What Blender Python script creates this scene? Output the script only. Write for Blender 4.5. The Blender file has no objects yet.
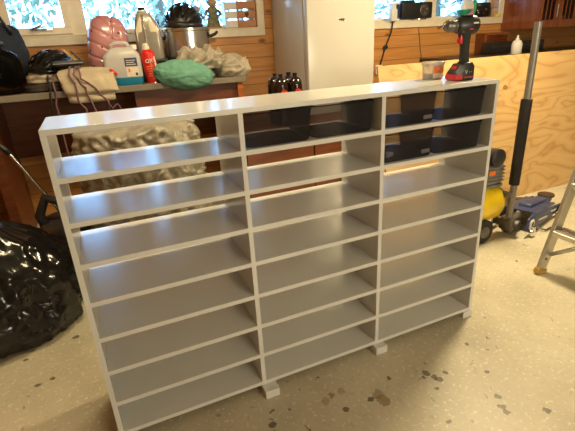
import bpy, bmesh, math, random
from math import sin, cos, pi, radians, sqrt
from mathutils import Vector, Matrix, noise

# ------------------------------------------------------------------ camera, sky, lamps, exposure
SC = bpy.context.scene
COL = SC.collection
cd = bpy.data.cameras.new('camera'); cam = bpy.data.objects.new('camera', cd); COL.objects.link(cam)
cd.sensor_width = 36.0; cd.lens = 26.985; cd.clip_start = 0.02; cd.clip_end = 200
_M = [[0.911594, -0.407837, -0.051628], [-0.196785, -0.32265, -0.925836], [0.360933, 0.854146, -0.374382]]
_C = [0.14045, -1.26304, 1.27077]
cam.matrix_world = Matrix((( _M[0][0], -_M[1][0], -_M[2][0], _C[0]),
                           ( _M[0][1], -_M[1][1], -_M[2][1], _C[1]),
                           ( _M[0][2], -_M[1][2], -_M[2][2], _C[2]), (0, 0, 0, 1)))
SC.camera = cam
SC.view_settings.view_transform = 'Standard'; SC.view_settings.look = 'None'
SC.view_settings.gamma = 1.0; SC.view_settings.exposure = 0.15
try: SC.view_settings.use_curve_mapping = False
except Exception: pass

W = bpy.data.worlds.new('sky'); SC.world = W; W.use_nodes = True
wn = W.node_tree.nodes; wl = W.node_tree.links; wn.clear()
wo = wn.new('ShaderNodeOutputWorld'); wb = wn.new('ShaderNodeBackground')
wtc = wn.new('ShaderNodeTexCoord'); wnz = wn.new('ShaderNodeTexNoise'); wnz.inputs['Scale'].default_value = 3
wr = wn.new('ShaderNodeValToRGB')
wr.color_ramp.elements[0].position = .35; wr.color_ramp.elements[0].color = (.20, .48, 1, 1)
wr.color_ramp.elements[1].position = .65; wr.color_ramp.elements[1].color = (.34, .64, 1, 1)
wl.new(wtc.outputs['Generated'], wnz.inputs['Vector']); wl.new(wnz.outputs['Fac'], wr.inputs['Fac'])
wl.new(wr.outputs['Color'], wb.inputs['Color']); wb.inputs['Strength'].default_value = 13.0
wl.new(wb.outputs['Background'], wo.inputs['Surface'])

def area(name, loc, size, power, col, aim=(0, 0, -1)):
    l = bpy.data.lights.new(name, 'AREA'); l.shape = 'RECTANGLE'; l.size, l.size_y = size
    l.energy = power; l.color = col
    o = bpy.data.objects.new(name, l); COL.objects.link(o); o.location = loc
    o.rotation_euler = Vector(aim).to_track_quat('-Z', 'Y').to_euler()
    return o
WARM = (1.0, .80, .47)
AMBER = (1.0, .87, .63)
area('ceiling_lamp', (2.7, .62, 2.38), (.35, .35), 80, WARM)
area('ceiling_lamp', (.45, .85, 2.4), (.7, .2), 26, WARM)
area('front_fill', (1.7, -3.5, 1.4), (1.6, .9), 62, AMBER, (0, 1, 0))  # unseen fill light added behind the camera to brighten the shelf fronts

# ------------------------------------------------------------------ materials
def new_mat(name):
    m = bpy.data.materials.new(name); m.use_nodes = True
    nt = m.node_tree; nt.nodes.clear()
    out = nt.nodes.new('ShaderNodeOutputMaterial')
    b = nt.nodes.new('ShaderNodeBsdfPrincipled'); nt.links.new(b.outputs[0], out.inputs['Surface'])
    return m, nt, b, out
def N(nt, t, **kw):
    n = nt.nodes.new(t)
    for k, v in kw.items():
        if k in n.inputs: n.inputs[k].default_value = v
        else: setattr(n, k, v)
    return n
def coords(nt, scale=(1, 1, 1)):
    tc = N(nt, 'ShaderNodeTexCoord'); mp = N(nt, 'ShaderNodeMapping'); mp.inputs['Scale'].default_value = scale
    nt.links.new(tc.outputs['Object'], mp.inputs['Vector']); return mp.outputs['Vector']
def ramp(nt, fac, stops):
    r = N(nt, 'ShaderNodeValToRGB'); e = r.color_ramp.elements
    while len(e) > 1: e.remove(e[-1])
    e[0].position = stops[0][0]; e[0].color = (*stops[0][1], 1)
    for p, c in stops[1:]:
        q = e.new(p); q.color = (*c, 1)
    nt.links.new(fac, r.inputs['Fac']); return r.outputs['Color']
def mix(nt, fac, a, b, mode='MIX'):
    n = N(nt, 'ShaderNodeMix', data_type='RGBA', blend_type=mode)
    for i, v in ((0, fac), (6, a), (7, b)):
        if isinstance(v, (int, float)): n.inputs[i].default_value = v
        elif isinstance(v, tuple): n.inputs[i].default_value = (*v, 1)
        else: nt.links.new(v, n.inputs[i])
    return n.outputs[2]
def math_(nt, op, a, b=None, c=None):
    n = N(nt, 'ShaderNodeMath', operation=op)
    for i, v in enumerate((a, b, c)):
        if v is None: continue
        if isinstance(v, (int, float)): n.inputs[i].default_value = v
        else: nt.links.new(v, n.inputs[i])
    return n.outputs[0]
def bump(nt, b, h, s=.3, d=.01):
    n = N(nt, 'ShaderNodeBump'); n.inputs['Strength'].default_value = s; n.inputs['Distance'].default_value = d
    nt.links.new(h, n.inputs['Height']); nt.links.new(n.outputs[0], b.inputs['Normal'])

def plain(name, col, rough=.5, metal=0., var=.12, vs=18., bmp=0., spec=None, coat=0.):
    m, nt, b, _ = new_mat(name)
    v = coords(nt); nz = N(nt, 'ShaderNodeTexNoise', Scale=vs, Detail=4.); nt.links.new(v, nz.inputs['Vector'])
    lo = tuple(max(0, c * (1 - var)) for c in col); hi = tuple(min(1, c * (1 + var)) for c in col)
    nt.links.new(ramp(nt, nz.outputs['Fac'], [(.3, lo), (.7, hi)]), b.inputs['Base Color'])
    b.inputs['Roughness'].default_value = rough; b.inputs['Metallic'].default_value = metal
    if spec is not None: b.inputs['Specular IOR Level'].default_value = spec
    if coat: b.inputs['Coat Weight'].default_value = coat; b.inputs['Coat Roughness'].default_value = .08
    if bmp: bump(nt, b, nz.outputs['Fac'], bmp, .01)
    return m

def see_thru(name, col, tint, mixv, rough=.05, fk=.7):
    """clear or tinted plastic / glass: transparent body with a glossy skin"""
    m, nt, b, out = new_mat(name)
    b.inputs['Base Color'].default_value = (*col, 1); b.inputs['Roughness'].default_value = rough
    t = N(nt, 'ShaderNodeBsdfTransparent'); t.inputs[0].default_value = (*tint, 1)
    ms = N(nt, 'ShaderNodeMixShader'); fr = N(nt, 'ShaderNodeFresnel', IOR=1.45)
    f = math_(nt, 'ADD', math_(nt, 'MULTIPLY', fr.outputs[0], fk), mixv)
    nt.links.new(f, ms.inputs[0]); nt.links.new(t.outputs[0], ms.inputs[1]); nt.links.new(b.outputs[0], ms.inputs[2])
    nt.links.new(ms.outputs[0], out.inputs['Surface'])
    return m

def planks(name, axis, pitch, lo, hi, knot, rough=.45, seam=.045, grain=1.0):
    """boards running along x, stacked along `axis` (object space)"""
    m, nt, b, _ = new_mat(name)
    tc = N(nt, 'ShaderNodeTexCoord'); sp = N(nt, 'ShaderNodeSeparateXYZ'); nt.links.new(tc.outputs['Object'], sp.inputs[0])
    q = math_(nt, 'DIVIDE', sp.outputs[axis], pitch); row = math_(nt, 'FLOOR', q); fr = math_(nt, 'FRACT', q)
    cb = N(nt, 'ShaderNodeCombineXYZ')
    nt.links.new(math_(nt, 'ADD', math_(nt, 'MULTIPLY', sp.outputs[0], .9), math_(nt, 'MULTIPLY', row, 7.31)), cb.inputs[0])
    nt.links.new(math_(nt, 'MULTIPLY', sp.outputs[axis], 14.), cb.inputs[2])
    nt.links.new(math_(nt, 'MULTIPLY', sp.outputs[1], 2.), cb.inputs[1])
    nz = N(nt, 'ShaderNodeTexNoise', Scale=2.2, Detail=6., Distortion=.8); nt.links.new(cb.outputs[0], nz.inputs['Vector'])
    c = ramp(nt, nz.outputs['Fac'], [(.3, lo), (.72, hi)])
    wn_ = N(nt, 'ShaderNodeTexWhiteNoise', noise_dimensions='1D'); nt.links.new(row, wn_.inputs['W'])
    c = mix(nt, math_(nt, 'MULTIPLY', wn_.outputs['Value'], .35), c, tuple(x * .72 for x in lo))
    cb2 = N(nt, 'ShaderNodeCombineXYZ')
    nt.links.new(math_(nt, 'ADD', math_(nt, 'MULTIPLY', sp.outputs[0], 3.4), math_(nt, 'MULTIPLY', row, 3.7)), cb2.inputs[0])
    nt.links.new(math_(nt, 'MULTIPLY', sp.outputs[axis], 6.5), cb2.inputs[1])
    vo = N(nt, 'ShaderNodeTexVoronoi', Scale=1.0); nt.links.new(cb2.outputs[0], vo.inputs['Vector'])
    kf = ramp(nt, vo.outputs['Distance'], [(.07, (1, 1, 1)), (.16, (0, 0, 0))])
    c = mix(nt, math_(nt, 'MULTIPLY', kf, .85), c, knot)
    sf = math_(nt, 'LESS_THAN', fr, seam)
    c = mix(nt, math_(nt, 'MULTIPLY', sf, .75), c, tuple(x * .25 for x in lo))
    nt.links.new(c, b.inputs['Base Color']); b.inputs['Roughness'].default_value = rough
    bump(nt, b, math_(nt, 'SUBTRACT', 1., sf), .5, .006)
    return m

def wood(name, lo, hi, rough=.4, sc=(1.2, 14, 14), coat=0.):
    m, nt, b, _ = new_mat(name)
    v = coords(nt, sc); nz = N(nt, 'ShaderNodeTexNoise', Scale=2.5, Detail=6., Distortion=.7); nt.links.new(v, nz.inputs['Vector'])
    nt.links.new(ramp(nt, nz.outputs['Fac'], [(.3, lo), (.7, hi)]), b.inputs['Base Color'])
    b.inputs['Roughness'].default_value = rough
    if coat: b.inputs['Coat Weight'].default_value = coat; b.inputs['Coat Roughness'].default_value = .1
    return m

def plywood_mat():
    m, nt, b, _ = new_mat('plywood_face')
    v = coords(nt, (1.1, 5.5, 4.2)); nz = N(nt, 'ShaderNodeTexNoise', Scale=1.0, Detail=2.5, Distortion=.5); nt.links.new(v, nz.inputs['Vector'])
    rings = math_(nt, 'PINGPONG', math_(nt, 'MULTIPLY', nz.outputs['Fac'], 9.), .5)
    c = ramp(nt, rings, [(.0, (.42, .23, .075)), (.12, (.53, .335, .14)), (.5, (.58, .39, .175))])
    v2 = coords(nt, (3, 60, 60)); n2 = N(nt, 'ShaderNodeTexNoise', Scale=2., Detail=3.); nt.links.new(v2, n2.inputs['Vector'])
    c = mix(nt, math_(nt, 'MULTIPLY', n2.outputs['Fac'], .25), c, (.55, .35, .14))
    v3 = coords(nt, (1.7, 2.6, 2.6)); vo = N(nt, 'ShaderNodeTexVoronoi', Scale=1.25); nt.links.new(v3, vo.inputs['Vector'])
    n3 = N(nt, 'ShaderNodeTexNoise', Scale=14., Detail=2.); nt.links.new(v3, n3.inputs['Vector'])
    dd = math_(nt, 'ADD', vo.outputs['Distance'], math_(nt, 'MULTIPLY', math_(nt, 'SUBTRACT', n3.outputs['Fac'], .5), .06))
    k = ramp(nt, dd, [(.03, (.25, .25, .25)), (.045, (1, 1, 1)), (.06, (.8, .8, .8)), (.075, (0, 0, 0))])
    c = mix(nt, k, c, (.2, .09, .03))
    nt.links.new(c, b.inputs['Base Color']); b.inputs['Roughness'].default_value = .5
    return m

def concrete_mat():
    m, nt, b, _ = new_mat('worn_painted_concrete')
    v = coords(nt)
    n1 = N(nt, 'ShaderNodeTexNoise', Scale=1.6, Detail=8., Roughness=.65); nt.links.new(v, n1.inputs['Vector'])
    c = ramp(nt, n1.outputs['Fac'], [(.3, (.35, .315, .225)), (.55, (.49, .445, .325)), (.75, (.57, .52, .40))])
    n2 = N(nt, 'ShaderNodeTexNoise', Scale=26., Detail=6., Roughness=.7); nt.links.new(v, n2.inputs['Vector'])
    c = mix(nt, ramp(nt, n2.outputs['Fac'], [(.56, (0, 0, 0)), (.68, (.55, .55, .55))]), c, (.36, .29, .2))
    n2b = N(nt, 'ShaderNodeTexNoise', Scale=60., Detail=3.); nt.links.new(v, n2b.inputs['Vector'])
    c = mix(nt, ramp(nt, n2b.outputs['Fac'], [(.58, (0, 0, 0)), (.7, (.5, .5, .5))]), c, (.8, .76, .66))
    # chips and dark spots
    n3 = N(nt, 'ShaderNodeTexNoise', Scale=19., Detail=3., Distortion=.6); nt.links.new(v, n3.inputs['Vector'])
    n4 = N(nt, 'ShaderNodeTexNoise', Scale=2.3, Detail=2.); nt.links.new(v, n4.inputs['Vector'])
    sp = math_(nt, 'MULTIPLY', ramp(nt, n3.outputs['Fac'], [(.66, (0, 0, 0)), (.70, (1, 1, 1))]),
               ramp(nt, n4.outputs['Fac'], [(.5, (0, 0, 0)), (.6, (1, 1, 1))]))
    c = mix(nt, math_(nt, 'MULTIPLY', sp, .8), c, (.06, .045, .03))
    # the individual stains: x, y, radius, darkness, colour
    n5 = N(nt, 'ShaderNodeTexNoise', Scale=38., Detail=3.); nt.links.new(v, n5.inputs['Vector'])
    wob = math_(nt, 'MULTIPLY', math_(nt, 'SUBTRACT', n5.outputs['Fac'], .5), .045)
    for x, y, r, dk, colr in STAINS:
        d = N(nt, 'ShaderNodeVectorMath', operation='DISTANCE'); nt.links.new(v, d.inputs[0]); d.inputs[1].default_value = (x, y, 0)
        f = math_(nt, 'LESS_THAN', math_(nt, 'ADD', d.outputs['Value'], wob), r)
        c = mix(nt, math_(nt, 'MULTIPLY', f, dk), c, colr)
    nt.links.new(c, b.inputs['Base Color'])
    b.inputs['Roughness'].default_value = .42
    bump(nt, b, n2.outputs['Fac'], .18, .004)
    return m
_DK = (.06, .045, .03); _BR = (.25, .17, .07)
STAINS = [(1.154,-0.215,0.0154,0.80,_DK), (1.167,-0.240,0.0126,0.80,_DK), (1.181,-0.259,0.0140,0.80,_DK), (1.225,-0.245,0.0098,0.80,_DK), (0.918,-0.247,0.0245,0.75,_BR), (0.915,-0.212,0.0210,0.60,_BR), (0.763,-0.140,0.0140,0.80,_BR), (0.722,-0.152,0.0175,0.55,_BR), (0.801,-0.136,0.0140,0.50,_BR), (0.772,-0.220,0.0119,0.80,_DK), (1.305,-0.422,0.0112,0.80,_DK), (1.282,-0.469,0.0112,0.80,_DK), (1.276,-0.492,0.0126,0.80,_DK), (1.407,-0.553,0.0119,0.80,_DK), (0.754,-0.033,0.0098,0.80,_DK), (0.501,-0.159,0.0126,0.80,_DK), (0.518,-0.107,0.0105,0.80,_DK), (-0.155,0.744,0.0140,0.80,_DK), (-0.242,0.474,0.0084,0.80,_DK), (-0.297,0.465,0.0084,0.80,_DK), (-0.362,0.669,0.0084,0.80,_DK), (1.371,-0.315,0.0084,0.80,_DK), (1.134,-0.295,0.0084,0.80,_DK), (1.007,-0.164,0.0084,0.80,_DK), (0.878,-0.226,0.0091,0.80,_DK), (1.067,-0.430,0.0091,0.80,_DK)]

M = {}
M['melamine'] = plain('white_melamine', (.64, .645, .62), .2, 0, .02, 6., spec=1.)
M['concrete'] = concrete_mat()
M['pine'] = planks('knotty_pine_boards', 2, .115, (.50, .215, .055), (.70, .35, .11), (.16, .05, .015))
M['ceiling'] = plain('ceiling_paint', (.62, .58, .5), .8)
M['wallpaint'] = plain('pale_wall_paint', (.50, .42, .31), .8)
M['trim'] = plain('cream_window_paint', (.80, .72, .56), .4, 0, .05)
M['ply'] = plywood_mat()
M['plyedge'] = planks('plywood_edge', 2, .004, (.5, .32, .14), (.62, .42, .2), (.3, .15, .06))
M['glass'] = see_thru('window_glass', (.02, .02, .02), (.97, .99, 1), .0, .02)
M['fridge'] = plain('fridge_enamel', (.55, .535, .48), .2, 0, .02, 3.)
M['smoke'] = see_thru('smoked_plastic', (.13, .13, .14), (.46, .44, .45), .10, .3, .2)
M['smoke_edge'] = see_thru('smoked_plastic_rim', (.08, .08, .09), (.30, .30, .33), .12, .12)
M['benchtop'] = planks('grey_bench_top', 1, .16, (.17, .145, .11), (.27, .235, .18), (.1, .08, .06), .6)
M['redwood'] = wood('red_brown_wood', (.10, .026, .008), (.19, .055, .016), .45)
M['orangewood'] = wood('orange_stained_wood', (.33, .085, .018), (.48, .15, .035), .35)
M['chestwood'] = wood('chest_drawer_wood', (.12, .035, .012), (.20, .062, .02), .35)
M['cherry'] = wood('cherry_cabinet', (.17, .042, .014), (.27, .075, .024), .22, (12, 12, 1.0), .5)
M['darkwood'] = wood('dark_counter', (.03, .018, .01), (.06, .035, .02), .4)
M['black'] = plain('black_plastic', (.016, .016, .017), .38, 0, .3)
M['rubber'] = plain('black_rubber', (.018, .017, .016), .75, 0, .3)
M['bag'] = plain('black_bin_liner', (.006, .006, .0065), .15, 0, .3, 9., .35)
M['glossblack'] = plain('glossy_black', (.008, .008, .009), .12, 0, .3)
M['cola'] = plain('cola_bottle', (.012, .005, .004), .06, 0, .3, coat=.6)
M['red'] = plain('red_paint', (.62, .018, .012), .32, 0, .1)
M['redplastic'] = plain('red_plastic', (.55, .012, .018), .38, 0, .1)
M['white'] = plain('white_plastic', (.78, .77, .74), .35, 0, .04)
M['ink'] = plain('white_print', (.75, .72, .66), .5, 0, .03)
M['navyink'] = plain('navy_print', (.03, .045, .13), .5, 0, .15, 60.)
M['orange'] = plain('orange_print', (.78, .19, .03), .5, 0, .1)
M['steel'] = plain('brushed_steel', (.62, .62, .61), .25, 1, .12, 9.)
M['chrome'] = plain('chrome', (.7, .7, .7), .12, 1, .05)
M['alu'] = plain('ladder_aluminium', (.60, .58, .53), .4, 1, .12, 12.)
M['gunmetal'] = plain('dark_steel', (.16, .15, .14), .4, .8, .2)
M['greysteel'] = plain('grey_painted_tube', (.27, .26, .24), .4, .4, .12)
M['silver'] = plain('silver_grey_plastic', (.36, .33, .28), .28, .35, .08)
M['yellow'] = plain('yellow_enamel', (.78, .55, .01), .28, 0, .08, coat=.3)
M['capyellow'] = plain('ochre_rubber', (.42, .24, .03), .6)
M['greycast'] = plain('grey_cast_metal', (.18, .175, .165), .5, .2, .2, 30.)
M['blue'] = plain('blue_grey_enamel', (.028, .045, .12), .35, 0, .25)
M['pink'] = plain('pink_shell', (.50, .225, .24), .25, 0, .06, 6., coat=.5)
M['pinkdark'] = plain('plum_lining', (.10, .035, .045), .5, 0, .2)
M['beige'] = plain('beige_cotton', (.50, .42, .30), .9, 0, .14, 14., .25)
M['beigegrey'] = plain('stone_towelling', (.37, .325, .25), .95, 0, .18, 30., .5)
M['mint'] = plain('mint_fabric', (.14, .34, .25), .85, 0, .12, 24., .3)
M['navy'] = plain('navy_fabric', (.016, .024, .042), .85, 0, .25, 20., .3)
M['darkcloth'] = plain('mixed_dark_cloth', (.05, .04, .033), .9, 0, .5, 16., .3)
M['printcloth'] = plain('cream_and_black_cloth', (.40, .34, .26), .9, 0, .75, 26., .3)
M['purple'] = plain('plum_cord', (.20, .10, .12), .8, 0, .4, 120.)
M['greenbox'] = plain('dark_green_plastic', (.012, .035, .022), .4, 0, .2)
M['green'] = plain('green_plastic', (.05, .42, .10), .35, 0, .1)
M['teal'] = plain('teal_plastic', (.02, .30, .20), .35, 0, .1)
M['pinklabel'] = plain('pink_print', (.75, .25, .55), .5, 0, .3)
M['cratewood'] = wood('crate_wood', (.45, .20, .09), (.58, .28, .13), .6)
M['pot_ceramic'] = plain('mossy_figurine', (.16, .15, .07), .6, 0, .6, 40., .4)
M['hair'] = plain('figurine_head', (.32, .20, .10), .7, 0, .3)
M['skin'] = plain('figurine_stone', (.30, .25, .17), .7, 0, .3)
M['jar'] = see_thru('dark_glass', (.02, .02, .018), (.66, .62, .56), .03, .04)
M['hdpe'] = see_thru('milky_plastic', (.74, .73, .70), (.9, .9, .9), .62, .3)
M['bluefluid'] = plain('blue_washer_fluid', (.01, .19, .33), .15, 0, .05)
M['clearpl'] = see_thru('clear_tub', (.75, .75, .75), (.92, .92, .92), .35, .1)
M['wrap'] = plain('plastic_sheeting', (.27, .245, .19), .36, 0, .3, 16., .5)
M['leaf'] = plain('garden_leaves', (.22, .24, .17), .6, 0, .35, 1.5)
M['bark'] = plain('bark', (.12, .09, .06), .9)
M['lawn'] = plain('garden_ground', (.25, .38, .25), .9)
M['screws'] = plain('grey_screws', (.25, .24, .23), .4, .6, .5, 120.)
M['paper'] = plain('beige_label_paper', (.72, .64, .52), .6, 0, .12, 60.)
M['brass'] = plain('yellow_pencil', (.62, .40, .06), .5)
M['nickel'] = plain('nickel_handle', (.42, .40, .36), .3, .9, .1)

# ------------------------------------------------------------------ geometry helpers
class MB:
    def __init__(s): s.bm = bmesh.new()
    def box(s, lo, hi, rot=None, bev=0., pivot=None, taper=None):
        g = bmesh.ops.create_cube(s.bm, size=1.0); vs = g['verts']
        c = [(a + b) / 2 for a, b in zip(lo, hi)]; d = [b - a for a, b in zip(lo, hi)]
        for v in vs:
            v.co = Vector((v.co.x * d[0], v.co.y * d[1], v.co.z * d[2]))
            if taper and v.co.z < 0: v.co.x *= taper[0]; v.co.y *= taper[1]
        if bev:
            es = {e for v in vs for e in v.link_edges}
            r = bmesh.ops.bevel(s.bm, geom=list(es), offset=bev, segments=2, profile=.5, affect='EDGES')
            vs = {v for f in r['faces'] for v in f.verts} | {v for v in vs if v.is_valid}
        vs = list(vs)
        for v in vs: v.co += Vector(c)
        if rot is not None:
            p = Vector(pivot if pivot else c)
            for v in vs: v.co = rot @ (v.co - p) + p
        return s
    def lathe(s, prof, n=24, at=(0, 0, 0), axis=(0, 0, 1), cap=True, sx=1., sy=1., rot=0.):
        """prof: [(r, z)...]"""
        q = Vector((0, 0, 1)).rotation_difference(Vector(axis)).to_matrix()
        rings = []
        for r, z in prof:
            ring = []
            for i in range(n):
                a = 2 * pi * i / n + rot
                ring.append(s.bm.verts.new(q @ Vector((r * cos(a) * sx, r * sin(a) * sy, z)) + Vector(at)))
            rings.append(ring)
        for A, B in zip(rings, rings[1:]):
            for i in range(n):
                s.bm.faces.new((A[i], A[(i + 1) % n], B[(i + 1) % n], B[i]))
        if cap:
            if prof[0][0] > 1e-5: s.bm.faces.new(list(reversed(rings[0])))
            if prof[-1][0] > 1e-5: s.bm.faces.new(rings[-1])
        return s
    def cyl(s, a, b, r, r2=None, n=16):
        a, b = Vector(a), Vector(b); d = b - a
        return s.lathe([(r, 0), (r if r2 is None else r2, d.length)], n, a, d)
    def tube(s, pts, r, n=8, rs=None):
        pts = [Vector(p) for p in pts]; rings = []
        up = None
        for i, p in enumerate(pts):
            t = (pts[min(i + 1, len(pts) - 1)] - pts[max(i - 1, 0)]).normalized()
            if up is None:
                up = t.orthogonal().normalized()
            u = (up - t * up.dot(t)).normalized(); up = u; w = t.cross(u)
            rr = rs[i] if rs else r
            rings.append([s.bm.verts.new(p + (u * cos(2 * pi * k / n) + w * sin(2 * pi * k / n)) * rr) for k in range(n)])
        for A, B in zip(rings, rings[1:]):
            for k in range(n): s.bm.faces.new((A[k], A[(k + 1) % n], B[(k + 1) % n], B[k]))
        s.bm.faces.new(list(reversed(rings[0]))); s.bm.faces.new(rings[-1])
        return s
    def prism(s, poly, y0, y1, bev=0., plane='xz'):
        """polygon in the xz plane extruded along y"""
        def pt(p, y):
            return Vector((p[0], y, p[1])) if plane == 'xz' else (Vector((y, p[0], p[1])) if plane == 'yz' else Vector((p[0], p[1], y)))
        A = [s.bm.verts.new(pt(p, y0)) for p in poly]; B = [s.bm.verts.new(pt(p, y1)) for p in poly]
        fs = [s.bm.faces.new(A), s.bm.faces.new(list(reversed(B)))]
        n = len(poly)
        for i in range(n): fs.append(s.bm.faces.new((A[(i + 1) % n], A[i], B[i], B[(i + 1) % n])))
        bmesh.ops.recalc_face_normals(s.bm, faces=fs)
        if bev:
            es = {e for f in fs for e in f.edges}
            bmesh.ops.bevel(s.bm, geom=list(es), offset=bev, segments=2, profile=.5, affect='EDGES')
        return s
    def loft(s, rings, cap=True):
        R = [[s.bm.verts.new(Vector(p)) for p in r] for r in rings]; n = len(R[0])
        for A, B in zip(R, R[1:]):
            for k in range(n): s.bm.faces.new((A[k], A[(k + 1) % n], B[(k + 1) % n], B[k]))
        if cap: s.bm.faces.new(list(reversed(R[0]))); s.bm.faces.new(R[-1])
        return s
    def blob(s, c, r, sub=4, fn=None, rot=None):
        g = bmesh.ops.create_icosphere(s.bm, subdivisions=sub, radius=1.0)
        for v in g['verts']:
            d = v.co.normalized(); k = fn(d) if fn else 1.
            p = Vector((d.x * r[0] * k, d.y * r[1] * k, d.z * r[2] * k))
            if rot is not None: p = rot @ p
            v.co = p + Vector(c)
        return s
    def grid(s, nu, nv, fn):
        V = [[s.bm.verts.new(Vector(fn(i / nu, j / nv))) for j in range(nv + 1)] for i in range(nu + 1)]
        for i in range(nu):
            for j in range(nv): s.bm.faces.new((V[i][j], V[i + 1][j], V[i + 1][j + 1], V[i][j + 1]))
        return s
    def build(s, name, m, parent=None, smooth=False, loc=None, recalc=True):
        if recalc: bmesh.ops.recalc_face_normals(s.bm, faces=s.bm.faces[:])
        me = bpy.data.meshes.new(name); s.bm.to_mesh(me); s.bm.free()
        me.materials.append(M[m])
        if smooth:
            for p in me.polygons: p.use_smooth = True
        if smooth == 'auto':
            for e in me.edges: pass
            me.set_sharp_from_angle(angle=radians(38))
        o = bpy.data.objects.new(name, me); COL.objects.link(o)
        if parent: o.parent = parent
        if loc: o.location = loc
        return o

def tag(o, label, cat, group=None, kind=None):
    o['label'] = label; o['category'] = cat
    if group: o['group'] = group
    if kind: o['kind'] = kind
    return o
def thing(name, label, cat, loc=(0, 0, 0), rz=0., group=None, rot=None):
    o = bpy.data.objects.new(name, None); COL.objects.link(o); o.location = loc
    o.rotation_euler = rot if rot else (0, 0, rz); o.empty_display_size = .05
    return tag(o, label, cat, group)
def struct(o):
    o['kind'] = 'structure'; return o
def dup(root, loc, label, rz=None):
    r = root.copy(); COL.objects.link(r); r.location = loc; r['label'] = label
    if rz is not None: r.rotation_euler = (0, 0, rz)
    for ch in list(root.children):
        c = ch.copy(); COL.objects.link(c); c.parent = r
        for g in ch.children:
            d = g.copy(); COL.objects.link(d); d.parent = c
    return r
def text_mesh(name, txt, size, m, parent, mat4, ext=.0004):
    cu = bpy.data.curves.new(name, 'FONT'); cu.body = txt; cu.size = size; cu.extrude = ext
    cu.align_x = 'CENTER'; cu.align_y = 'CENTER'
    t = bpy.data.objects.new(name + '_tmp', cu); COL.objects.link(t)
    dg = bpy.context.evaluated_depsgraph_get()
    me = bpy.data.meshes.new_from_object(t.evaluated_get(dg)); bpy.data.objects.remove(t)
    me.transform(mat4); me.materials.clear(); me.materials.append(M[m])
    o = bpy.data.objects.new(name, me); COL.objects.link(o); o.parent = parent
    return o
def rounded(w, d, r, n=4):
    """rounded-rectangle ring, centred"""
    pts = []
    for sx, sy, a0 in ((1, 1, 0), (-1, 1, pi / 2), (-1, -1, pi), (1, -1, 3 * pi / 2)):
        for k in range(n + 1):
            a = a0 + pi / 2 * k / n
            pts.append((sx * (w / 2 - r) + r * cos(a), sy * (d / 2 - r) + r * sin(a)))
    return pts
def nz(p, s=1., o=0.): return noise.noise(Vector((p[0] * s + o, p[1] * s + o * .7, p[2] * s - o)))
def ridge(p, s=1., o=0.): return 1 - 2 * abs(nz(p, s, o))
def RX(a): return Matrix.Rotation(a, 3, 'X')
def RY(a): return Matrix.Rotation(a, 3, 'Y')
def RZ(a): return Matrix.Rotation(a, 3, 'Z')
FRONT = Matrix.Rotation(pi / 2, 4, 'X')           # text facing -y

# ------------------------------------------------------------------ the room
X0, X1, Y0, YW, HC = -1.7, 6.3, -3.6, 2.6, 2.45
struct(MB().box((X0 - .2, Y0 - .2, -.1), (X1 + .2, YW + .3, 0)).build('floor', 'concrete'))
struct(MB().box((X0 - .2, Y0 - .2, HC), (X1 + .2, YW + .3, HC + .1)).build('ceiling', 'ceiling'))
struct(MB().box((X0 - .2, Y0 - .2, 0), (X0, YW + .2, HC)).build('wall_left', 'pine'))
struct(MB().box((X1, Y0 - .2, 0), (X1 + .2, YW + .2, HC)).build('wall_right', 'wallpaint'))
struct(MB().box((X0, Y0 - .2, 0), (X1, Y0, HC)).build('wall_front', 'wallpaint'))
WINS = [(-.36, 1.585, 1.395, 1.72), (2.80, 4.44, 1.40, 1.72)]
wb_ = MB(); T = .2
wb_.box((X0, YW, 0), (X1, YW + T, 1.395)); wb_.box((X0, YW, 1.72), (X1, YW + T, HC))
wb_.box((X0, YW, 1.395), (-.36, YW + T, 1.72)); wb_.box((1.585, YW, 1.395), (2.80, YW + T, 1.72)); wb_.box((4.44, YW, 1.395), (X1, YW + T, 1.72))
struct(wb_.build('wall_back', 'pine'))

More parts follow.
